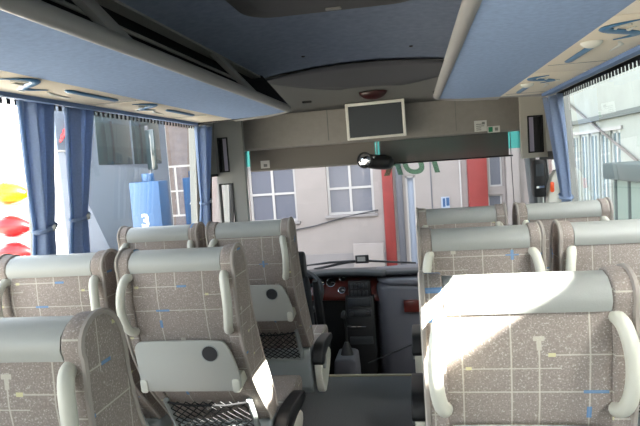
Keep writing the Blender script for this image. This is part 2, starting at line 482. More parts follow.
# lettering on the outside of the windscreen, seen from behind
p = at(416, 173, 4.965)
tx = text_mesh('windscreen_lettering', 'TUR', .27, 'glass_letters', None, (p.x, 4.985, p.z), (PI/2, 0, 0), .001, True, .25, True)
tag(tx, 'green see-through slanted lettering read from behind on the windscreen', 'lettering')

# ------------------------------------------------------------------ luggage racks
RE = 3.50
def rack(s, label):
    t = thing('luggage_rack', label, 'luggage rack', (s*.8, RE, 1.70), 'overhead luggage racks')
    X = lambda pts: [(s*x, z) for x, z in pts]
    # fabric tray panel
    pts = [(.45, 1.714), (.55, 1.703), (.66, 1.697), (.80, 1.694), (.80, 1.708), (.66, 1.711), (.56, 1.717), (.46, 1.730)]
    part('tray_panel', MB().prism(X(pts), YB, RE, 'y'), 'rack_blue', t)
    lip = MB(); lip.tube([(s*.446, YB, 1.730), (s*.446, RE-.02, 1.730), (s*.454, RE+.015, 1.730), (s*.50, RE+.045, 1.725), (s*.58, RE+.05, 1.712), (s*.80, RE+.045, 1.698)], [.023]*4+[.020, .016], 12)
    part('front_rail', lip, 'rack_lip', t)
    part('edge_strip', MB().prism(X([(1.025, 1.690), (1.03, 1.676), (1.075, 1.680), (1.08, 1.698), (1.19, 1.740), (1.19, 1.75), (1.02, 1.70)]), YB, RE+.02, 'y'), 'rack_blue_edge', t)
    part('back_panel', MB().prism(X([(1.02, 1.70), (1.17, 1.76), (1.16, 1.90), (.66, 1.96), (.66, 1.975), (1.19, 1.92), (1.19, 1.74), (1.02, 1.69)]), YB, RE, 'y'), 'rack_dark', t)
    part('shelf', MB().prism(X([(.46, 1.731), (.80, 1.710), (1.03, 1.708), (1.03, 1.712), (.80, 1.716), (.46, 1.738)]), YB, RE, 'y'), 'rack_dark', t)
    # end cover
    ec = MB(); ec.prism(X([(.43, 1.735), (.60, 1.95), (.68, 1.975), (1.19, 1.93), (1.19, 1.72), (1.08, 1.675), (.80, 1.69), (.5, 1.71)]), RE, RE+.03, 'y')
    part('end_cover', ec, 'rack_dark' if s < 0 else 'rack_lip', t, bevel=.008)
    # service panels with raised decorations
    pitch, first = (.82, 1.48) if s < 0 else (1.02, 1.57)
    y = first-pitch*5
    while y < RE-.1:
        y0, y1 = max(y+.004, YB), min(y+pitch-.004, RE)
        y += pitch
        if y1-y0 < .2: continue
        pn = part('service_panel', MB().prism(X([(.800, 1.694), (1.028, 1.690), (1.028, 1.70), (.800, 1.70)]), y0, y1, 'y'), 'rack_beige', t, bevel=.003)
        def flat(name, path, r, m):
            q = MB(); q.tube([(s*a, b, 1.689+.003*(a-.8)) for a, b in path], r, 8, flat=.35); subpart(name, q, m, pn, t)
        n = 18; pth = []; rr = []
        for k in range(n+1):                      # tapered s-swirl
            u = k/n; pth.append((.880-.058*math.sin(2*PI*(u-.03))+.02*(u-.5), y0+.05+.27*u)); rr.append(.004+.014*math.sin(PI*u))
        if y1 > y0+.4:
            flat('swirl', pth, rr, 'deco_blue')
            flat('swirl_edge', [(a+.032, b+.018) for a, b in pth[2:-3]], [.005]*(n-4), 'deco_pale')
            flat('swirl_centre', [(.90, y0+.14), (.895, y0+.17), (.90, y0+.20)], [.004, .009, .004], 'deco_pale')
        if y1 > y0+.7:
            flat('light_strip', [(.862, y0+.36), (.864, y0+.38), (.868, y0+.70), (.866, y0+.72)], [.004, .015, .015, .004], 'deco_blue')
            flat('grip', [(.93, y0+.36), (.955, y0+.42), (.96, y0+.54)], [.004, .009, .004], 'deco_pale')
            flat('seam_bead', [(.81, y0+.76), (1.02, y0+.77)], [.0025, .0025], 'rack_lip')
        if s > 0:
            ld = MB(); ld.dome((s*.845, y0+.34, 1.692), (0, 0, -1), .032, .018); subpart('reading_lamp', ld, 'deco_pale', pn, t)
    for (a, b) in ((-1.1, -.98), (.15, .27), (1.42, 1.54), (2.68, 2.82)):
        q = MB(); q.prism(X([(.445, 1.75), (.475, 1.755), (.655, 1.955), (.615, 1.945)]), a, b, 'y')
        part('strut', q, 'strut', t, bevel=.004)
    if s < 0:
        q = MB(); q.tube([(s*.70, YB, 1.905), (s*.70, RE, 1.905)], .008, 6); part('inner_rail', q, 'strut', t)
    return t
rack(-1, 'open overhead luggage rack above the left windows, dark inside with grey struts')
rack(1, 'overhead luggage rack above the right windows, blue fabric underside facing the aisle')

# roof hatch
hz = thing('roof_hatch', 'dark rounded roof hatch set in the blue ceiling', 'roof hatch', (.0, 1.72, 1.97))
part('frame', MB().prism(rrect(-.31, .36, 1.20, 2.24, .12, 6), 1.952, 1.995, 'z'), 'hatch', hz, bevel=.008)
part('inner_panel', MB().prism(rrect(-.24, .29, 1.27, 2.15, .08, 5), 1.948, 1.97, 'z'), 'dark_plastic', hz, bevel=.006)
part('catch', MB().prism(rrect(.0, .06, 2.18, 2.20, .008, 3), 1.946, 1.96, 'z'), 'strut', hz)

for k, (px_, py_) in enumerate(((303, 56), (411, 45))):
    d = ray(px_, py_); q = CAM + d*((1.978-CAM.z)/d.z); q.z = ceil_z(q.x)
    tag(obj('ceiling_clip', MB().dome((0, 0, 0), (0, 0, -1), .012, .006, 10, 3), 'black', loc=(q.x, q.y, q.z)), ('tiny dark clip in the blue ceiling, left of the two', 'tiny dark clip in the blue ceiling, right of the two')[k], 'clip', 'ceiling clips')
# ------------------------------------------------------------------ seats
REAR = [(0, 1.065), (-.002, .98), (.012, .88), (.035, .80), (.075, .715), (.13, .63), (.20, .55), (.27, .475), (.315, .42)]
FRONT = [(.40, .42), (.37, .50), (.31, .60), (.245, .70), (.19, .81), (.145, .92), (.125, 1.02)]
TOPB = [(-.010, 1.085), (-.004, 1.108), (.018, 1.126), (.050, 1.133), (.085, 1.124), (.112, 1.098), (.124, 1.06)]
def rear_y(z):
    for (y0, z0), (y1, z1) in zip(REAR, REAR[1:]):
        if z1 <= z <= z0: return y0+(y1-y0)*(z0-z)/(z0-z1)
    return REAR[0][0]
def smooth_poly(p, closed=True, it=1):
    for _ in range(it):
        q = []
        for i in range(len(p)):
            a, b = Vector(p[i]), Vector(p[(i+1) % len(p)])
            q += [tuple(a*.75+b*.25), tuple(a*.25+b*.75)]
        p = q
    return p
def make_seat_meshes():
    S = {}
    body = list(reversed(REAR)) + [(.05, 1.075), (.11, 1.055)] + list(reversed(FRONT))
    S['backrest'] = ([('backrest', MB().prism(body, -.158, .158, 'x'), 'fabric', dict(bevel=.004))])
    roll = [(-.004, 1.063)] + [(y-.003, z) for y, z in TOPB] + [(.12, 1.03), (.06, 1.04), (.02, 1.06)]
    out = [('backrest', MB().prism(body, -.158, .158, 'x'), 'fabric', dict(bevel=.004)),
           ('headrest_cover', MB().prism(roll, -.156, .156, 'x'), 'vinyl', dict())]
    side = smooth_poly(list(reversed([(y-.006, z) for y, z in REAR])) + [(-.015, 1.085), (-.008, 1.113), (.018, 1.133), (.052, 1.140), (.088, 1.130), (.118, 1.098), (.132, 1.05)] + [(y+.006, z) for y, z in reversed(FRONT)])
    for s in (-1, 1):
        inset = [(.5*(0)+y, z) for y, z in side]
        cy = sum(p[0] for p in side)/len(side); cz = sum(p[1] for p in side)/len(side)
        out.append(('side_bolster', MB().prism(side, s*.157, s*.199, 'x'), 'fabric', dict(bevel=.006, seg=3)))
        loop = [(s*.1985, y*1.0, z) for y, z in side]; k = min(range(len(loop)), key=lambda i: loop[i][2])
        lp = [q for q in loop if q[2] > .43]
        # order the loop so it starts at the low rear corner
        i0 = next(i for i in range(len(loop)) if loop[i][2] > .43 and loop[i-1][2] <= .43)
        lp = []
        for j in range(len(loop)):
            q = loop[(i0+j) % len(loop)]
            if q[2] <= .43: break
            lp.append(q)
        out.append(('piping', MB().tube(lp, .0065, 6), 'piping', dict()))
        hp = [(s*.164, .006, 1.052), (s*.168, -.016, 1.050), (s*.173, -.032, 1.034), (s*.180, -.041, .995), (s*.182, -.042, .955), (s*.179, -.036, .912), (s*.172, -.022, .880), (s*.166, -.006, .866), (s*.163, .012, .864)]
        P = [Vector(p) for p in hp]; pp = []
        for i in range(len(P)-1):
            for t in (0, .5): pp.append(P[i].lerp(P[i+1], t))
        pp.append(P[-1])
        for _ in range(2): pp = [pp[0]]+[(pp[i-1]+pp[i]*2+pp[i+1])/4 for i in range(1, len(pp)-1)]+[pp[-1]]
        out.append(('grab_handle', MB().tube(pp, [.0150]*len(pp), 12), 'handle', dict()))
    # tray: plate hung on the back, cup recess, hinges
    ty = lambda z: rear_y(z)-.012
    zt, zb = .833, .652
    A = Vector((0, ty(zt)-.004, zt)); B = Vector((0, ty(zt)+.020, zb)); dz = (A-B).normalized(); nr = Vector((0, -dz.z, dz.y)); L = (A-B).length
    def place(poly, d0, d1):
        q = MB(); q.prism(poly, d0, d1, 'z')       # (x, along) with depth
        q.v = [tuple(B + Vector((v[0], 0, 0)) + dz*v[1] + nr*v[2]) for v in q.v]; return q
    R = .012
    poly = [(-.166, .02), (-.160, .004), (-.14, 0), (.16, 0), (.178, .004), (.185, .02), (.185, .055), (.168, .125), (.148, L-.012), (.130, L)] + [(-.140, L), (-.160, L-.006), (-.170, L-.022), (-.171, L-.05)]
    poly = smooth_poly(poly)
    tray = place(poly, 0, .012)
    out.append(('tray_table', tray, 'tray', dict(bevel=.003)))
    cyl = [(.092+.0265*math.cos(2*PI*i/24), L-.045+.0265*math.sin(2*PI*i/24)) for i in range(24)]
    out.append(('cup_recess', place(cyl, .0115, .0135), 'dark_plastic', dict()))
    ring = MB()
    ring.tube([tuple(B+Vector((.092+.028*math.cos(2*PI*i/24), 0, 0))+dz*(L-.045+.028*math.sin(2*PI*i/24))+nr*.0125) for i in range(25)], .0022, 5, False)
    out.append(('cup_rim', ring, 'frame_grey', dict()))
    for s in (-1, 1):
        cx_ = .168 if s > 0 else -.156; h = place(rrect(cx_-.013, cx_+.013, -.003, .046, .009, 3), -.085, .016)
        out.append(('hinge', h, 'handle', dict(bevel=.003)))
    # pocket: dark lining, net of crossed cords, grey frame
    z1, z0 = .560, .385
    P1 = Vector((0, rear_y(z1)-.006, z1)); P0 = Vector((0, rear_y(max(z0, .42))-.02, z0)); d = (P1-P0).normalized(); n2 = Vector((0, -d.z, d.y)); LL = (P1-P0).length
    def pl(x, t, o): return P0+Vector((x, 0, 0))+d*t+n2*o
    net = MB(); st = .033; W = .148
    k = -W-LL
    while k < W:
        for sg in (1, -1):
            a0 = max(-W, k); a1 = min(W, k+LL)
            if a1-a0 > .01:
                t0, t1 = a0-k, a1-k
                bow = lambda x, t: .016+.010*math.sin(PI*min(max(t/LL, 0), 1))
                net.tube([pl(sg*a0, t0, bow(a0, t0)), pl(sg*(a0+a1)/2, (t0+t1)/2, bow(0, (t0+t1)/2)), pl(sg*a1, t1, bow(a1, t1))], .0021, 4, False)
        k += st
    out.append(('net', net, 'cordgrey', dict()))
    fr = MB()
    fr.tube([pl(-.158, LL+.006, .012), pl(-.158, .02, .014), pl(-.152, .004, .014), pl(-.14, -.004, .014), pl(.14, -.004, .014), pl(.152, .004, .014), pl(.158, .02, .014), pl(.158, LL+.006, .012)], .011, 8)
    out.append(('pocket_frame', fr, 'frame_grey', dict()))
    out.append(('pocket_edge', MB().tube([pl(-.152, LL, .018), pl(-.07, LL-.008, .026), pl(.07, LL-.008, .026), pl(.152, LL, .018)], .004, 6), 'net_black', dict()))
    base = [(.300, .425), (.285, .36), (.29, .22), (.33, .17), (.78, .19), (.82, .25), (.80, .29), (.42, .30), (.39, .425)]
    out.append(('base_cover', MB().prism(base, -.200, .200, 'x'), 'base_grey', dict(bevel=.015, seg=3)))
    cush = smooth_poly([(.36, .28), (.80, .28), (.86, .32), (.87, .37), (.83, .405), (.70, .40), (.42, .37), (.36, .36)])
    out.append(('seat_cushion', MB().prism(cush, -.205, .205, 'x'), 'fabric', dict(bevel=.012, seg=3)))
    leg = MB(); leg.prism([(.40, 0), (.74, 0), (.72, .03), (.63, .05), (.61, .20), (.50, .20), (.49, .05), (.40, .03)], -.02, .02, 'x')
    out.append(('pedestal', leg, 'seat_metal', dict(bevel=.004)))
    return out
mat('cordgrey', (20, 20, 22), .8)
PROTO = []
for nm, mb, m, k in make_seat_meshes():
    o = obj(nm, mb, m, None, **k); PROTO.append((nm, o.data, m)); bpy.data.objects.remove(o)
ARM = []
for nm, mb, m, k in (
    ('armrest_housing', MB().prism(smooth_poly([(.31, .23), (.29, .34), (.33, .39), (.42, .39), (.50, .36), (.62, .33), (.62, .27), (.42, .15), (.34, .17)]), .214, .252, 'x'), 'handle', dict(bevel=.006)),
    ('armrest_pad', MB().prism(smooth_poly([(.27, .34), (.28, .40), (.32, .435), (.40, .44), (.62, .415), (.65, .39), (.63, .365), (.40, .37), (.34, .33)]), .210, .264, 'x'), 'black', dict(bevel=.010, seg=3)),
    ('armrest_pivot', MB().disc((.251, .36, .33), (1, 0, 0), .034, .012), 'frame_grey', dict(bevel=.003))):
    o = obj(nm, mb, m, None, **k); ARM.append((nm, o.data)); bpy.data.objects.remove(o)
ARM_M = []
for nm, me in ARM:
    c = me.copy()
    for v in c.vertices: v.co.x *= -1
    c.flip_normals(); ARM_M.append((nm, c))
def seat(x, y, label, arm=0):
    t = thing('coach_seat', label, 'seat', (x, y, 0), 'patterned coach seats')
    for nm, me, m in PROTO:
        o = bpy.data.objects.new(nm, me); COL.objects.link(o); o.parent = t
    if arm:
        for nm, me in (ARM if arm > 0 else ARM_M):
            o = bpy.data.objects.new(nm, me); COL.objects.link(o); o.parent = t
    return t
CA, CW = .493, .943
LY = [.917, 1.766, 2.611]; RY = [1.160, 1.957, 2.734]
seat(-CA, LY[0], 'patterned grey-brown seat back cut off by the lower left corner, nearest left of the aisle', 1)
seat(-CA, LY[1], 'patterned seat left of the aisle whose side and pocket net catch a sun streak', 1)
seat(-CW, LY[1], 'patterned seat under the two tied curtains at the left frame edge')
seat(-CA, LY[2], 'patterned seat left of the aisle directly behind the driver seat', 1)
seat(-CW, LY[2], 'patterned seat by the left window in front of the blue box numbered 3')
seat(CA, RY[0], 'large patterned seat back with a bright sun patch, nearest right of the aisle', -1)
seat(CA, RY[1], 'patterned seat right of the aisle in the middle row, between sunlit seat and front row', -1)
seat(CW, RY[1], 'patterned seat by the right window cut off by the right frame edge')
seat(CA, RY[2], 'foremost patterned seat right of the aisle, below the red column outside', -1)
seat(CW, RY[2], 'foremost patterned seat by the right window beneath the tied blue curtain')

# ------------------------------------------------------------------ curtains
def curtain(s, yc, wt, label, ztie=1.20, wtie=.07, shift=0.0, lining=True, zbot=.80, wb=.14):
    x0 = s*(WX-.055)
    t = thing('curtain', label, 'curtain', (x0, yc, 1.70), 'blue window curtains')
    def width(z):
        if z > ztie:
            k = (z-ztie)/(1.70-ztie); return wtie+(wt-wtie)*(k**.75)
        k = (ztie-z)/(ztie-zbot); return wtie+(wb-wtie)*(k**.6)
    def fn(u, v):
        z = 1.70-(1.70-zbot)*v; wd = width(z)
        amp = .014+.026*min(1, wd/max(wt, .01))
        k = (z-ztie)/(1.70-ztie)
        cen = yc+shift*(1-max(0, min(1, k)))
        return (x0 + s*amp*math.sin(u*PI*9+.6*math.sin(3*v))*(.6+.4*math.sin(u*7+1)), cen+(u-.5)*wd+.004*math.sin(u*31), z)
    part('cloth', MB().grid(fn, 54, 24), 'curtain', t, solid=.003)
    cy = yc+shift
    tie = MB(); n = 20
    tie.tube([(x0+math.cos(2*PI*i/n)*.034, cy+math.sin(2*PI*i/n)*(wtie/2+.008), ztie+.012*math.sin(2*PI*i/n)) for i in range(n+1)], .011, 6, False)
    part('tie_band', tie, 'curtain', t)
    part('tie_button', MB().dome((x0-s*.040, cy, ztie), (-s, 0, 0), .014, .008), 'button', t)
    hk = MB()
    for i in range(6):
        yy = yc-wt/2+wt*(i+.5)/6; hk.box(x0-.006, x0+.006, yy-.004, yy+.004, 1.695, 1.71)
    part('hooks', hk, 'button', t, smooth=False)
    if lining:
        part('lining_edge', MB().grid(lambda u, v: (lambda z: (x0+s*.012, (yc+shift*(1-max(0, min(1, (z-ztie)/(1.70-ztie))))) - width(z)/2-.012+.02*u, z))(1.698-(1.698-zbot)*v), 2, 16), 'curtain_lining', t, solid=.003)
    return t
curtain(-1, 2.095, .165, 'blue tied curtain next to the white sunlit coach outside, leftmost of all', 1.20, .085, .02, wb=.12)
curtain(-1, 2.395, .15, 'blue tied curtain at the left pillar, just right of the red window picture', 1.22, .07, -.03, wb=.12)
curtain(-1, 3.93, .20, 'blue tied curtain at the front end of the left window', 1.17, .08, .02)
curtain(1, 3.80, .26, 'light blue tied curtain at the front end of the right window', 1.08, .09, -.06, lining=False)
for i, s in enumerate((-1, 1)):
    struct('trim_%d' % (8+i), MB().tube([(s*(WX-.055), YB, 1.709), (s*(WX-.055), 4.05, 1.709)], .005, 6), 'strut')

# side walls lean outwards towards the floor: shear walls, glazing and curtains together
LEAN = .08
def lean(o, off=(0, 0)):
    for v in o.data.vertices:
        wx = v.co.x+off[0]; wz = v.co.z+off[1]
        if abs(wx) > 1.0: v.co.x += math.copysign(LEAN*(1.71-wz), wx)
for o in list(bpy.data.objects):
    n_ = o.name
    if o.type != 'MESH': continue
    if n_.startswith(('wall_left', 'wall_right', 'window_', 'door_', 'trim_7')) and not (o == wso or (o.parent == wso) or o == rear_pane): lean(o)
    elif o.parent and o.parent.name.startswith('curtain'): lean(o, (o.parent.location.x, o.parent.location.z))
# ------------------------------------------------------------------ front fittings
# monitor
MY = 4.40
t = thing('monitor', 'flat television screen in a pale frame hanging from the front header', 'television', (.028, MY, 1.68))
c0 = at(345, 104, MY); c1 = at(406.5, 137, MY)
mx0, mx1, mz0, mz1 = c0.x, c1.x, c1.z+.008, c0.z
def rotm(mb, ang, c):      # slight roll of the hung monitor about y
    ca, sa = math.cos(ang), math.sin(ang)
    mb.v = [(c[0]+(v[0]-c[0])*ca+(v[2]-c[2])*sa, v[1], c[2]-(v[0]-c[0])*sa+(v[2]-c[2])*ca) for v in mb.v]; return mb
mc = ((mx0+mx1)/2, 0, (mz0+mz1)/2); RA = -.012
fm = MB(); fw = .022
for nm, b in (('frame_side', (mx0, mx0+fw, mz0, mz1)), ('frame_side', (mx1-fw, mx1, mz0, mz1)), ('frame_rail', (mx0+fw, mx1-fw, mz0, mz0+fw*.8)), ('frame_rail', (mx0+fw, mx1-fw, mz1-fw, mz1))):
    part(nm, rotm(MB().box(b[0], b[1], MY-.012, MY+.02, b[2], b[3]), RA, mc), 'tv_frame', t, bevel=.003)
part('housing', rotm(MB().box(mx0+.012, mx1-.012, MY+.018, MY+.09, mz0+.015, mz1-.015), RA, mc), 'dark_plastic', t, bevel=.012)
part('screen', rotm(MB().box(mx0+.018, mx1-.018, MY-.003, MY+.015, mz0+.015, mz1-.018), RA, mc), 'tv_screen', t, smooth=False)
part('mount', MB().box(mc[0]-.06, mc[0]+.06, MY+.085, HY+.01, mc[2]-.05, mc[2]+.06), 'dark_plastic', t, bevel=.005)
# red dome lamp above it
p = at(373, 93, 4.22)
t = thing('dome_lamp', 'dark red half-oval lamp fixed above the television', 'lamp', (p.x, p.y, p.z))
lm2 = MB(); W2 = .10
def domefn(u, v):
    a = PI*u; b = PI/2*v
    return (p.x+W2*math.cos(a)*math.cos(b), p.y-.055*math.sin(b)*1.0, p.z+.010-.058*math.sin(a)*math.cos(b))
lm2.grid(domefn, 20, 8)
part('lens', lm2, 'lamp_red', t, solid=.003)
part('backplate', MB().box(p.x-.102, p.x+.102, p.y, p.y+.03, p.z+.0, p.z+.03), 'lens_grey', t, bevel=.004)
# small fittings on the cove: vent at left, knob at right
p = at(307, 102, 4.20)
tag(obj('ceiling_speaker_slot', MB().prism(rrect(-.035, .035, -.008, .008, .007, 3), -.006, .006, 'y'), 'black', loc=(p.x, p.y, p.z)), 'small dark slot left of the television near the ceiling', 'vent')
p = at(435, 93, 4.2)
t = thing('hook', 'small dark round hook at the right rack end by the ceiling', 'hook', (p.x, p.y, p.z))
part('stem', MB().tube([(p.x, p.y, p.z), (p.x, p.y-.03, p.z)], .010, 8), 'black', t); part('ball', MB().dome((p.x, p.y-.025, p.z), (0, -1, 0), .018, .016), 'black', t)
# stickers on the header
def sheet(pa, pb, Y, name, label, cat, m='paper'):
    a = at(*pa, Y); b = at(*pb, Y)
    t = thing(name, label, cat, ((a.x+b.x)/2, Y, (a.z+b.z)/2))
    part('sheet', MB().box(a.x, b.x, Y-.002, Y, b.z, a.z), m, t, smooth=False)
    return t, a, b
SY = HY-.0215
t, a, b = sheet((474, 121), (487, 131), SY, 'notice', 'white paper notice stuck on the front header, larger of two', 'notice')
W3, H3 = b.x-a.x, a.z-b.z
for k in range(4): part('print_line', MB().box(a.x+W3*.15, b.x-W3*(.2 if k > 1 else .45), SY-.003, SY-.002, b.z+H3*(.12+.17*k), b.z+H3*(.19+.17*k)), 'print_grey', t, smooth=False)
part('print_mark', MB().box(a.x+W3*.62, a.x+W3*.85, SY-.003, SY-.002, b.z+H3*.62, b.z+H3*.85), 'print_grey', t, smooth=False)
t, a, b = sheet((487.3, 126.5), (500, 132), SY, 'notice', 'narrow white sticker with a green square on the header', 'sticker')
W3, H3 = b.x-a.x, a.z-b.z
part('print_green_square', MB().box(a.x+W3*.08, a.x+W3*.42, SY-.003, SY-.002, b.z+H3*.12, b.z+H3*.88), 'print_green', t, smooth=False)
part('print_mark', MB().box(a.x+W3*.60, a.x+W3*.85, SY-.003, SY-.002, b.z+H3*.25, b.z+H3*.75), 'print_grey', t, smooth=False)
t, a, b = sheet((260.5, 161), (270, 168), 4.70, 'tag_card', 'small cream card hanging at the left windscreen edge', 'card')
part('print_mark', MB().box(a.x+.025, a.x+.055, 4.697, 4.698, b.z+.012, b.z+.035), 'print_grey', t, smooth=False)
# sun blinds
p0 = at(249, 149, 4.72); p1 = at(376, 166, 4.72)
t = thing('roller_blind', 'opaque grey-brown roller blind pulled down over the driver side windscreen', 'blind', ((p0.x+p1.x)/2, 4.72, 1.5))
zb_ = (at(259, 167.5, 4.72).z+p1.z)/2
part('cloth', MB().box(p0.x, p1.x, 4.718, 4.722, zb_, 1.56), 'blind', t, smooth=False)
part('bottom_rail', MB().tube([(p0.x, 4.72, zb_), (p1.x, 4.72, zb_)], .007, 8), 'header', t)
part('roller', MB().tube([(p0.x, 4.72, 1.552), (p1.x, 4.72, 1.552)], .016, 10), 'header', t)
q0 = at(379, 140, 4.72); q1 = at(513, 157, 4.72); zq = (at(379, 163, 4.72).z+q1.z)/2
t = thing('roller_blind', 'see-through dark roller blind over the entrance side windscreen', 'blind', ((q0.x+q1.x)/2, 4.72, 1.5))
part('cloth', MB().box(q0.x, q1.x-.03, 4.719, 4.721, zq, 1.56), 'blind_film', t, smooth=False)
part('bottom_rail', MB().tube([(q0.x, 4.72, zq), (q1.x, 4.72, zq)], .006, 8), 'black', t)
part('roller', MB().tube([(q0.x, 4.72, 1.552), (q1.x, 4.72, 1.552)], .016, 10), 'header', t)
part('cord', MB().tube([(q1.x-.015, 4.72, 1.55), (q1.x-.014, 4.72, 1.30), (q1.x-.005, 4.722, .95), (q1.x+.02, 4.725, .85)], .003, 5), 'black', t)
# rear-view mirror
p = at(376, 162, 4.60)
t = thing('rear_view_mirror', 'black inside mirror with round chrome face hanging before the windscreen', 'mirror', (p.x, p.y, p.z))
part('stem', MB().tube([(p.x+.01, p.y+.02, p.z+.02), (p.x+.012, p.y+.02, 1.545)], .006, 8), 'frame_grey', t)
hs = MB(); hs.tube([(p.x-.085, p.y-.02, p.z+.014), (p.x-.05, p.y, p.z+.010), (p.x+.0, p.y+.01, p.z), (p.x+.07, p.y+.012, p.z-.008), (p.x+.115, p.y+.005, p.z-.012), (p.x+.130, p.y, p.z-.014)], [.050, .056, .058, .058, .050, .030], 16)
part('housing', hs, 'black', t)
fc = MB(); cdir = Vector((-.35, -1, .05)).normalized(); cc = Vector((p.x-.085, p.y-.055, p.z+.020))
fc.dome(cc-cdir*.004, cdir, .056, .016, 24)
part('mirror_face', fc, 'chrome', t)
part('rim', MB().tube([tuple(cc+(Matrix.Rotation(2*PI*i/24, 3, cdir) @ cdir.orthogonal().normalized())*.058) for i in range(25)], .007, 6, False), 'black', t)
part('knob', MB().dome((p.x-.015, p.y-.052, p.z+.036), (0, -1, .2), .014, .012), 'chrome', t)

# dashboard
DY = 4.40
t = thing('dashboard', 'grey coach dashboard with red wood instrument panel and black centre console', 'dashboard', (0, DY, -.38))
# body: top shelf and lower mass, left side (driver)
part('top_shelf', MB().grid(lambda u, v: (-1.14+2.28*u, 4.42+.08*(2*u-1)**2+.62*v-.05*v*(2*u-1)**2, .505-.05*(2*u-1)**2+.02*math.sin(PI*v)-.09*v), 24, 6), 'dash_top', t, solid=.02)
part('lower_body', MB().box(-1.12, -.02, 4.62, 5.0, -.38, .46), 'dash_black', t, bevel=.02)
# instrument panel of red wood, tilted, with black hood
ipx0, ipx1 = -.60, .00
def ip(x, v, o):          # v: 0 bottom .. 1 top; the panel leans away and turns with its right end
    k = (x-ipx0)/(ipx1-ipx0)
    return (x, 4.40+.10*v+.02*k-o, .325+.165*v-.03*k)
wd = MB(); wd.grid(lambda u, v: ip(ipx0+(ipx1-ipx0)*u, v, 0), 10, 3)
pan = part('instrument_panel', wd, 'wood_red', t, solid=.012)
hd2 = MB(); hd2.grid(lambda u, v: (ipx0-.06+(ipx1-ipx0+.09)*u, 4.38+.16*v, .490+.028*math.sin(PI*(.12+.8*u))+.02*math.sin(PI*v)), 16, 5)
part('hood', hd2, 'dash_top', t, solid=.02)
def dialp(px, py, r):
    pt = at(px, py, 4.42); v = (pt.z-.325+.03*(pt.x-ipx0)/(ipx1-ipx0))/.165
    c = Vector(ip(pt.x, v, .008)); nr = Vector((0, -1, .55)).normalized()
    subpart('gauge_face', MB().disc(c, nr, r, .006), 'dial', pan, t)
    rg = MB(); ax = nr.orthogonal().normalized()
    rg.tube([tuple(c+nr*.007+(Matrix.Rotation(2*PI*i/20, 3, nr) @ ax)*r) for i in range(21)], .0035, 5, False); subpart('gauge_rim', rg, 'chrome', pan, t)
    e = (Matrix.Rotation(2.2, 3, nr) @ ax); s_ = MB(); s_.tube([c+nr*.009, c+nr*.009+e*r*.8], .0016, 4); subpart('needle', s_, 'paper', pan, t)
dialp(330, 284, .036); dialp(341.5, 280, .027); dialp(341.5, 291, .027); dialp(320, 284, .030)
a = at(348, 281, 4.40); b = at(371, 297, 4.40)
swp = part('switch_panel', MB().box(a.x, b.x, 4.385, 4.44, b.z, a.z), 'dash_black', t, bevel=.006)
for i in range(5):
    for j in range(2):
        x = a.x+.018+(b.x-a.x-.03)*i/5; z = b.z+.018+(a.z-b.z-.02)*j/2
        subpart('switch', MB().box(x, x+.020, 4.378, 4.39, z, z+.040), 'switch', swp, t, bevel=.003)
a = at(345, 299, 4.38); b = at(373, 347, 4.38)
con = part('centre_console', MB().box(a.x, b.x+.03, 4.38, 4.66, -.38, a.z+.02), 'dash_black', t, bevel=.012)
for k, (z0, z1) in enumerate(((.27, .335), (.185, .245), (-.03, .03))):
    subpart('console_slot', MB().box(a.x+.02, b.x+.005, 4.370, 4.385, z0, z1), 'switch', con, t, bevel=.005)
for k in range(2):
    subpart('console_knob', MB().disc((a.x+.045+.13*k, 4.370, .215), (0, -1, 0), .018, .016), 'dark_plastic', con, t, bevel=.003)
z = at(356, 326, 4.37).z; x = at(348, 326, 4.37).x
subpart('chrome_strip', MB().tube([(x, 4.366, z+.004), (x+.03, 4.358, z-.002), (x+.14, 4.360, z-.004)], [.010, .007, .004], 8), 'chrome', con, t)
# grey bulging body on the entrance side
gx = at(374, 300, 4.36).x
gb = MB(); gp = [(gx, 4.60), (gx+.015, 4.46), (gx+.06, 4.37), (gx+.14, 4.32), (.45, 4.30), (1.10, 4.36), (1.12, 4.95), (gx, 4.95)]
gb.prism(smooth_poly(gp, it=1), -.38, .43, 'z')
part('passenger_body', gb, 'dash_grey', t, bevel=.03, seg=3)
part('passenger_top', MB().prism(smooth_poly([(gx-.01, 4.62), (gx+.05, 4.40), (gx+.16, 4.32), (.5, 4.29), (1.12, 4.33), (1.13, 5.0), (gx-.01, 5.0)]), .43, .475, 'z'), 'dash_grey', t, bevel=.018, seg=3)
p = at(408, 306, 4.30)
part('ash_tray', MB().box(p.x-.03, p.x+.10, 4.285, 4.33, p.z-.045, p.z+.045), 'wood_red', t, bevel=.006)
p = at(392, 352, 4.28)
part('kick_rail', MB().tube([(p.x-.18, 4.24, p.z-.07), (p.x+.18, 4.24, p.z+.08)], .006, 6), 'dash_top', t)

# wiper on the outside of the windscreen
t = thing('wiper', 'black windscreen wiper lying across the bottom of the glass', 'wiper', (0, 5.17, .45))
a = at(303, 266, 5.16); b = at(330, 262.5, 5.16); c = at(362, 260.5, 5.16); d = at(416, 263, 5.16)
part('blade', MB().tube([a, b, c, d], [.006, .011, .011, .008], 8), 'black', t)
e = at(314, 269.5, 5.16); f_ = at(345, 262.8, 5.17)
part('arm', MB().tube([e, f_, c], .012, 8), 'black', t)
ca_ = at(355, 255.5, 5.15); cb_ = at(369, 263, 5.15)
part('clip', MB().box(ca_.x, cb_.x, 5.14, 5.17, cb_.z, ca_.z), 'black', t, bevel=.006)
part('clip_label', MB().box(ca_.x+.02, cb_.x-.03, 5.136, 5.141, cb_.z+.02, ca_.z-.012), 'win_white', t, smooth=False)

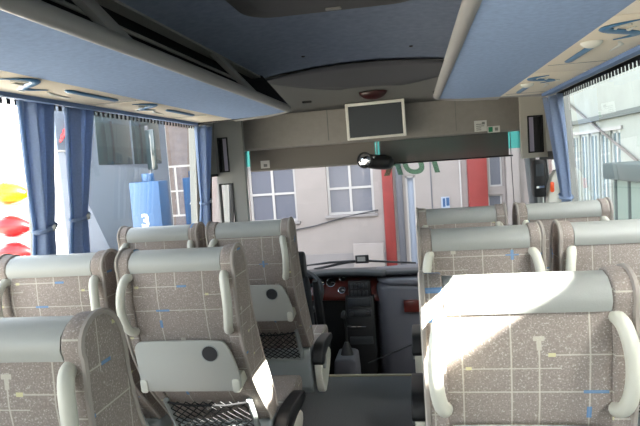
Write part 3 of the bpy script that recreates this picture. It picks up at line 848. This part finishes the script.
# steering wheel
sc = Vector((-.65, 4.06, .45)); sn = Vector((0, -.62, .78)).normalized()
t = thing('steering_wheel', 'dark steering wheel partly hidden behind the front left seat', 'steering wheel', sc)
ax = Vector((1, 0, 0))
part('rim', MB().tube([tuple(sc+(Matrix.Rotation(2*PI*i/40, 3, sn) @ ax)*.235) for i in range(41)], .017, 10, False), 'dark_plastic', t)
part('hub', MB().disc(sc-sn*.03, sn, .07, .035, 20, .055), 'dash_black', t)
for k in (0, 1, 2, 3):
    dd = Matrix.Rotation(PI/2*k+.5, 3, sn) @ ax
    part('spoke', MB().tube([sc+dd*.05-sn*.012, sc+dd*.228], [.018, .013], 8), 'dash_black', t)
part('column', MB().tube([sc-sn*.02, sc-sn*.50], .035, 10), 'dash_black', t)
# driver seat
t = thing('driver_seat', 'black driver seat with headrest showing past the front left seat', 'seat', (-.62, 3.64, -.38))
part('backrest', MB().prism(smooth_poly([(3.64, .05), (3.60, .30), (3.54, .62), (3.56, .68), (3.64, .68), (3.70, .40), (3.78, .08)]), -.83, -.41, 'x'), 'drv_fabric', t, bevel=.03, seg=3)
part('headrest', MB().prism(smooth_poly([(3.54, .66), (3.52, .77), (3.56, .84), (3.63, .83), (3.65, .72), (3.62, .66)]), -.77, -.425, 'x'), 'black', t, bevel=.025, seg=3)
for k in (-.68, -.50): part('headrest_post', MB().tube([(k, 3.59, .60), (k, 3.59, .74)], .008, 8), 'seat_metal', t)
part('cushion', MB().prism(smooth_poly([(3.66, .0), (3.66, .13), (4.14, .15), (4.19, .10), (4.16, .0)]), -.85, -.39, 'x'), 'drv_fabric', t, bevel=.03, seg=3)
part('pedestal', MB().box(-.78, -.46, 3.70, 4.10, -.38, .01), 'dash_black', t, bevel=.01)
part('side_shell', MB().tube([(-.39, 3.70, .62), (-.385, 3.74, .45), (-.385, 3.80, .25), (-.39, 3.86, .12)], [.02, .03, .03, .02], 8), 'dark_plastic', t)
# gear lever and its housing
p = at(346, 372, 3.86)
t = thing('gear_lever', 'tall black gear lever on a grey housing beside the driver', 'gear lever', (p.x, 3.95, -.38))
part('housing', MB().prism(smooth_poly([(p.x-.09, -.38), (p.x+.08, -.38), (p.x+.075, .0), (p.x+.055, .03), (p.x-.06, .03), (p.x-.085, .01)]), 3.86, 4.12, 'y'), 'dash_grey', t, bevel=.02, seg=3)
part('boot', MB().tube([(p.x, 3.98, .02), (p.x, 3.99, .06), (p.x, 4.0, .11)], [.05, .036, .016], 12), 'black', t)
part('lever', MB().tube([(p.x, 4.0, .08), (p.x, 4.0, .22), (p.x-.005, 3.99, .30)], .008, 8), 'black', t)
part('knob', MB().dome((p.x-.005, 3.99, .29), (0, 0, 1), .024, .05), 'black', t)

# ticket machine on the right front pillar
pa = at(531, 160, 4.10)
t = thing('validator', 'black fare machine on a post by the front door with an orange light', 'fare machine', (1.12, 4.08, -.38))
part('body', MB().box(1.070, 1.150, 4.04, 4.14, 1.06, 1.31), 'black', t, bevel=.012)
part('screen', MB().box(1.085, 1.135, 4.034, 4.042, 1.20, 1.28), 'tv_screen', t, smooth=False)
part('slot', MB().box(1.085, 1.135, 4.032, 4.042, 1.12, 1.135), 'chrome', t, smooth=False)
part('side_panel', MB().prism(smooth_poly([(1.150, .70), (1.235, .70), (1.240, 1.24), (1.200, 1.23), (1.155, 1.10)]), 4.02, 4.12, 'y'), 'handle', t, bevel=.008)
part('indicator', MB().prism(rrect(1.168, 1.192, 1.09, 1.16, .011, 4), 4.008, 4.022, 'y'), 'lamp_orange', t, bevel=.003)
part('post', MB().tube([(1.120, 4.10, -.38), (1.120, 4.10, 1.07)], .018, 10), 'frame_grey', t)

# ------------------------------------------------------------------ outside
GZ = -1.0
struct('ground', MB().box(-40, 40, -30, 60, GZ-.1, GZ), 'asphalt', smooth=False)
# building across the front
FY = 12.0
t = thing('front_building', 'pale plastered building with white framed windows seen through the windscreen', 'building', (-1.5, FY, GZ))
# wall with openings
opens = []
def px_rect(pa, pb, Y):
    a = at(*pa, Y); b = at(*pb, Y); return a.x, b.x, b.z, a.z
W1 = px_rect((247, 168), (298, 221), FY); W2 = px_rect((325, 163), (375, 213), FY)
D1 = px_rect((405, 176), (419, 256), FY)
D1 = (D1[0], D1[1], GZ+.1, D1[3])
W4 = px_rect((488, 150), (503, 186), FY); W5 = px_rect((488, 195), (503, 212), FY)
mb = MB(); holed(mb, -4.1, 2.75, GZ, 7, [W1, W2, D1, W4, W5], FY, FY+.25)
part('wall', mb, 'facade', t, smooth=False)
part('plinth', MB().box(-4.1, D1[0]-.12, FY-.03, FY, GZ, -.52), 'facade_plinth', t, smooth=False)
def fwin(h, nx, nz, parent_t, Y, glass='win_glass', fw=.05, frame='win_white', dep=.10):
    x0, x1, z0, z1 = h
    fm = MB(); yy = Y+dep
    for b in ((x0, x0+fw, z0, z1), (x1-fw, x1, z0, z1), (x0+fw, x1-fw, z0, z0+fw), (x0+fw, x1-fw, z1-fw, z1)): fm.box(b[0], b[1], yy-.03, yy+.03, b[2], b[3])
    for i in range(1, nx): x = x0+(x1-x0)*i/nx; fm.box(x-fw*.5, x+fw*.5, yy-.03, yy+.03, z0+fw, z1-fw)
    for j in range(1, nz): z = z0+(z1-z0)*j/nz; fm.box(x0+fw, x1-fw, yy-.031, yy+.029, z-fw*.45, z+fw*.45)
    f = part('window', fm, frame, parent_t, smooth=False)
    for i in range(nx):
        for j in range(nz):
            subpart('pane', MB().box(x0+(x1-x0)*i/nx, x0+(x1-x0)*(i+1)/nx, yy+.0, yy+.012, z0+(z1-z0)*j/nz, z0+(z1-z0)*(j+1)/nz), glass, f, parent_t, smooth=False)
    return f
fwin(W1, 2, 2, t, FY); fwin(W2, 2, 2, t, FY)
fwin(W4, 1, 1, t, FY, fw=.03); fwin(W5, 1, 1, t, FY, fw=.03)
for Wn in (W1, W2): part('window_sill', MB().box(Wn[0]-.06, Wn[1]+.06, FY-.06, FY+.05, Wn[2]-.06, Wn[2]), 'facade_plinth', t, bevel=.008)
dr = part('door', MB().box(D1[0]+.03, D1[1]-.03, FY+.12, FY+.17, D1[2], D1[3]-.04), 'door_pale', t, bevel=.005)
dfm = MB()
for b in ((D1[0], D1[0]+.035, D1[2], D1[3]), (D1[1]-.035, D1[1], D1[2], D1[3]), (D1[0], D1[1], D1[3]-.04, D1[3])): dfm.box(b[0], b[1], FY+.02, FY+.16, b[2], b[3])
part('door_frame', dfm, 'win_white', t, smooth=False)
def col(name, pxa, pxb, pyr, m, Y, th, zb=GZ, zt=3.2):
    a = at(pxa, pyr, Y).x; b = at(pxb, pyr, Y).x
    return part(name, MB().box(a, b, Y-th, Y, zb, zt), m, t, bevel=.01)
col('red_post', 384, 394.5, 210, 'red_paint', FY, .12)
col('downpipe', 397.5, 404, 210, 'pipe_dark', FY, .10)
col('red_post', 467.5, 486.5, 185, 'red_paint', FY, .22)
col('pale_pier', 505, 518, 180, 'facade', FY, .20)
pq = at(462, 200, FY).x
part('wall_return', MB().box(pq-.03, pq, FY-.04, FY, GZ, 5), 'win_white', t)
for (pxx) in (432,):
    xq = at(pxx, 200, FY).x; part('seam', MB().box(xq-.012, xq+.012, FY-.012, FY, GZ, 4), 'pipe_dark', t, smooth=False)
nz_ = px_rect((441, 197), (450, 208), FY-.02)
nt_ = thing('wall_notice', 'small blue and white notice on the wall left of the wide red column', 'notice', ((nz_[0]+nz_[1])/2, FY-.02, nz_[2]))
part('sheet', MB().box(nz_[0], nz_[1], FY-.02, FY-.012, nz_[2], nz_[3]), 'door_pale', nt_, smooth=False)
part('print_mark', MB().box(nz_[0]+.03, nz_[0]+.08, FY-.023, FY-.02, nz_[2]+.03, nz_[3]-.03), 'sign_blue', nt_, smooth=False)
part('print_mark', MB().box(nz_[0]+.10, nz_[0]+.16, FY-.023, FY-.02, nz_[2]+.05, nz_[3]-.02), 'sign_blue', nt_, smooth=False)
bw = px_rect((353, 244), (385, 272), FY-.4)
tag(obj('white_board', MB().box(bw[0], bw[1], FY-.44, FY-.36, GZ, bw[3]), 'facade', bevel=.01), 'white board leaning by the wall below the right window outside', 'board')
cbp = [at(250, 233, FY-.05), at(285, 232, FY-.05), at(315, 226, FY-.05), at(345, 217, FY-.05), at(378, 210, FY-.05)]
tag(obj('wall_cable', MB().tube(cbp, .016, 6), 'cable'), 'thin dark cable sagging across the pale wall outside', 'cable')
# neighbouring coach on the left
NX = -3.40; NY = 5.10
t = thing('parked_coach', 'white coach parked alongside, its tail lamps and dark side windows showing', 'coach', (NX-1.2, NY, GZ))
part('body', MB().box(NX-2.5, NX, NY, NY+3.35, GZ+.3, 2.45), 'coach_white', t, bevel=.07, seg=3)
for (a, b) in ((NY+1.30, NY+2.15), (NY+2.20, NY+3.05)):
    part('side_window', MB().box(NX-.01, NX+.012, a, b, 1.55, 2.28), 'coach_glass', t, bevel=.02)
dw = part('picture_window', MB().box(NX-.01, NX+.009, NY+.42, NY+.93, 1.70, 2.22), 'coach_grey_shade', t, bevel=.01)
for k in range(5):
    yy = NY+.62+.05*k; zz = 1.85+.055*k
    subpart('red_mark', MB().tube([(NX+.008, yy-.05, zz-.05), (NX+.008, yy, zz+.02), (NX+.008, yy+.07, zz+.04)], [.012, .03, .012], 6), 'decal_red', dw, t)
for zz in (1.71, 2.20): subpart('white_bar', MB().box(NX+.004, NX+.014, NY+.42, NY+.93, zz-.008, zz+.008), 'win_white', dw, t, smooth=False)
lv = MB(); lv.prism([(NY+.55, 2.36), (NY+.62, 1.72), (NY+1.9, -.30), (NY+3.27, -.30), (NY+3.27, 2.36)], NX+.0, NX+.005, 'x')  # dark sheet paints a diagonal shadow edge onto the white coach side
part('shade_panel', lv, 'coach_grey_shade', t, smooth=False)
part('pale_shade_panel', MB().box(NX, NX+.0025, NY+.50, NY+2.2, -.30, 1.70), 'coach_pale_shade', t, smooth=False)  # paler grey sheet, shade put into the colour of the white side
for (py, m, h) in ((195, 'tail_yellow', .12), (228, 'tail_red', .11), (254, 'tail_red', .10)):
    q = at(12, py, NY-.01)
    lens_ = MB(); cx_ = NX-.16
    lens_.tube([(cx_-.24+.40*i/10, NY-.03, q.z+.02*math.sin(PI*i/10)) for i in range(11)], [max(.012, h*math.sin(PI*(i+.5)/11)**.6) for i in range(11)], 12)
    part('tail_lamp', lens_, m, t)
part('wheel', MB().disc((NX-.02, NY+2.2, GZ+.5), (1, 0, 0), .48, .03, 28), 'rubber', t)
part('rear_window', MB().box(NX-2.2, NX-.35, NY-.006, NY+.01, 1.55, 2.2), 'coach_glass', t, bevel=.02)
# numbered blue pillars
def bay(pxl, pxr, pyt, Y, digit, pyd, dpx, size, label):
    a = at(pxl, pyt, Y); b = at(pxr, pyt, Y)
    t = thing('bay_pillar', label, 'bay sign', ((a.x+b.x)/2, Y, GZ), 'blue numbered bay pillars')
    part('box', MB().box(a.x, b.x, Y, Y+.25, GZ, a.z), 'sign_blue', t, bevel=.012)
    part('cap', MB().tube([((a.x+b.x)/2, Y+.12, a.z-.01), ((a.x+b.x)/2, Y+.12, a.z+.09)], .07, 14), 'sign_blue', t, bevel=.006)
    p = at(dpx, pyd, Y-.004)
    o = text_mesh('digit', digit, size, 'sign_white', t, (p.x-t.location.x, -.004, p.z-GZ), (PI/2, 0, 0), .002, bold=True)
bay(128.5, 158.5, 183, 5.9, '3', 227, 146, .20, 'blue box pillar numbered 3 outside the left window')
bay(182, 199, 178, 7.6, '4', 206, 192.5, .13, 'blue box pillar numbered 4 beside the front left curtain')
# brown low building further ahead on the left
t = thing('brick_building', 'brown building beyond the parked coach seen through the left window', 'building', (-6.5, 14, GZ))
part('wall', MB().box(-12, -4.2, 14.0, 14.3, GZ, 6), 'brick', t, smooth=False)
fwin((-8.2, -7.2, .3, 1.6), 2, 2, t, 13.92); fwin((-6.2, -5.2, .3, 1.6), 2, 2, t, 13.92)
t = thing('street_post', 'dark slim mirror post standing between the blue numbered pillars', 'post', (at(152, 190, 6.8).x, 6.8, GZ))
q = t.location
part('pole', MB().tube([(q.x, 6.8, GZ), (q.x, 6.8, 2.0)], .025, 8), 'pipe_dark', t)
part('mirror', MB().box(q.x-.02, q.x+.10, 6.77, 6.83, 1.45, 1.95), 'coach_glass', t, bevel=.02)

# building on the right; unseen wings and roof heights added to shape the sunlight
RX = 5.0
t = thing('right_building', 'pale grey building with a row of white framed windows beyond the right windows', 'building', (RX, 14, GZ))
ww = []
mb = MB()
y0w = atx(571, 150, RX).y; y1w = atx(622, 150, RX).y
zt_ = atx(600, 132, RX).z; zb2 = -.6
n = 5; ya, yb = min(y0w, y1w), max(y0w, y1w); wid = (yb-ya)/n
holes = [(ya+wid*i+.08, ya+wid*(i+1)-.08, zb2, zt_) for i in range(n)]
def holedx(mb, y0, y1, z0, z1, holes, x0, x1):
    ys = sorted({y0, y1} | {h[0] for h in holes} | {h[1] for h in holes}); zs = sorted({z0, z1} | {h[2] for h in holes} | {h[3] for h in holes})
    for i in range(len(ys)-1):
        for j in range(len(zs)-1):
            cx, cz = (ys[i]+ys[i+1])/2, (zs[j]+zs[j+1])/2
            if not any(h[0] < cx < h[1] and h[2] < cz < h[3] for h in holes): mb.box(x0, x1, ys[i], ys[i+1], zs[j], zs[j+1])
holedx(mb, 1.4, 30, GZ, 12.5, holes, RX, RX+.3)  # height and near end set to shade the facade and coach side
part('tall_wing', mb, 'rbuild', t, smooth=False)
part('tall_wing_roof', MB().box(RX, RX+6, 1.4, 30, 12.5, 12.7), 'rbuild', t, smooth=False)
part('tall_wing_end', MB().box(RX+.3, RX+6, 1.4, 1.7, GZ, 12.5), 'rbuild', t, smooth=False)
ROOF = 4.295  # roofline out of view, height set to trim the sun patches
part('unseen_low_wing', MB().box(RX, RX+6, -28, -.55, GZ, ROOF), 'rbuild', t, smooth=False)
part('unseen_middle_wing', MB().box(RX, RX+6, -.55, 1.4, GZ, 5.3), 'rbuild', t, smooth=False)  # unseen block added to keep sun off the seats farther forward
zc = atx(605, 117, RX).z
part('cornice', MB().box(RX-.10, RX, 1.5, 30, zc-.06, zc+.06), 'rbuild_line', t, smooth=False)
part('lintel_band', MB().box(RX-.05, RX, ya-.1, yb+.1, zt_, zt_+.08), 'win_white', t, smooth=False)
for h in holes:
    f = MB(); a, b, c, d = h
    for q in ((a, a+.07, c, d), (b-.07, b, c, d), (a, b, d-.07, d), ((a+b)/2-.035, (a+b)/2+.035, c, d)): f.box(RX+.04, RX+.10, q[0], q[1], q[2], q[3])
    fo = part('window', f, 'rwin_white', t, smooth=False)
    for (q0_, q1_) in ((a, (a+b)/2), ((a+b)/2, b)): subpart('pane', MB().box(RX+.07, RX+.085, q0_, q1_, c, d), 'rwin_glass', fo, t, smooth=False)
d0 = atx(560, 97, RX-.06); d1_ = atx(637, 161, RX-.06)
part('slanting_pipe', MB().tube([d0, d1_], .03, 8), 'slant_pipe', t)
# green cabin in front of it
kx = 3.1; ka = atx(602, 163, kx); kb = atx(640, 163, kx)
t = thing('green_cabin', 'grey-green cabin with a dark flat roof outside the right window', 'cabin', (kx+.8, ka.y-1.5, GZ))
part('body', MB().box(kx+.12, kx+1.6, ka.y-5.0, ka.y-.1, GZ, ka.z-.22), 'kiosk_light', t, smooth=False)
part('roof', MB().box(kx, kx+1.7, ka.y-5.1, ka.y, ka.z-.24, ka.z), 'kiosk_dark', t, bevel=.03)
for k in range(9):
    yy = ka.y-.25-.55*k
    part('cladding_batten', MB().box(kx+.09, kx+.12, yy-.02, yy+.02, GZ, ka.z-.24), 'kiosk_dark', t, smooth=False)
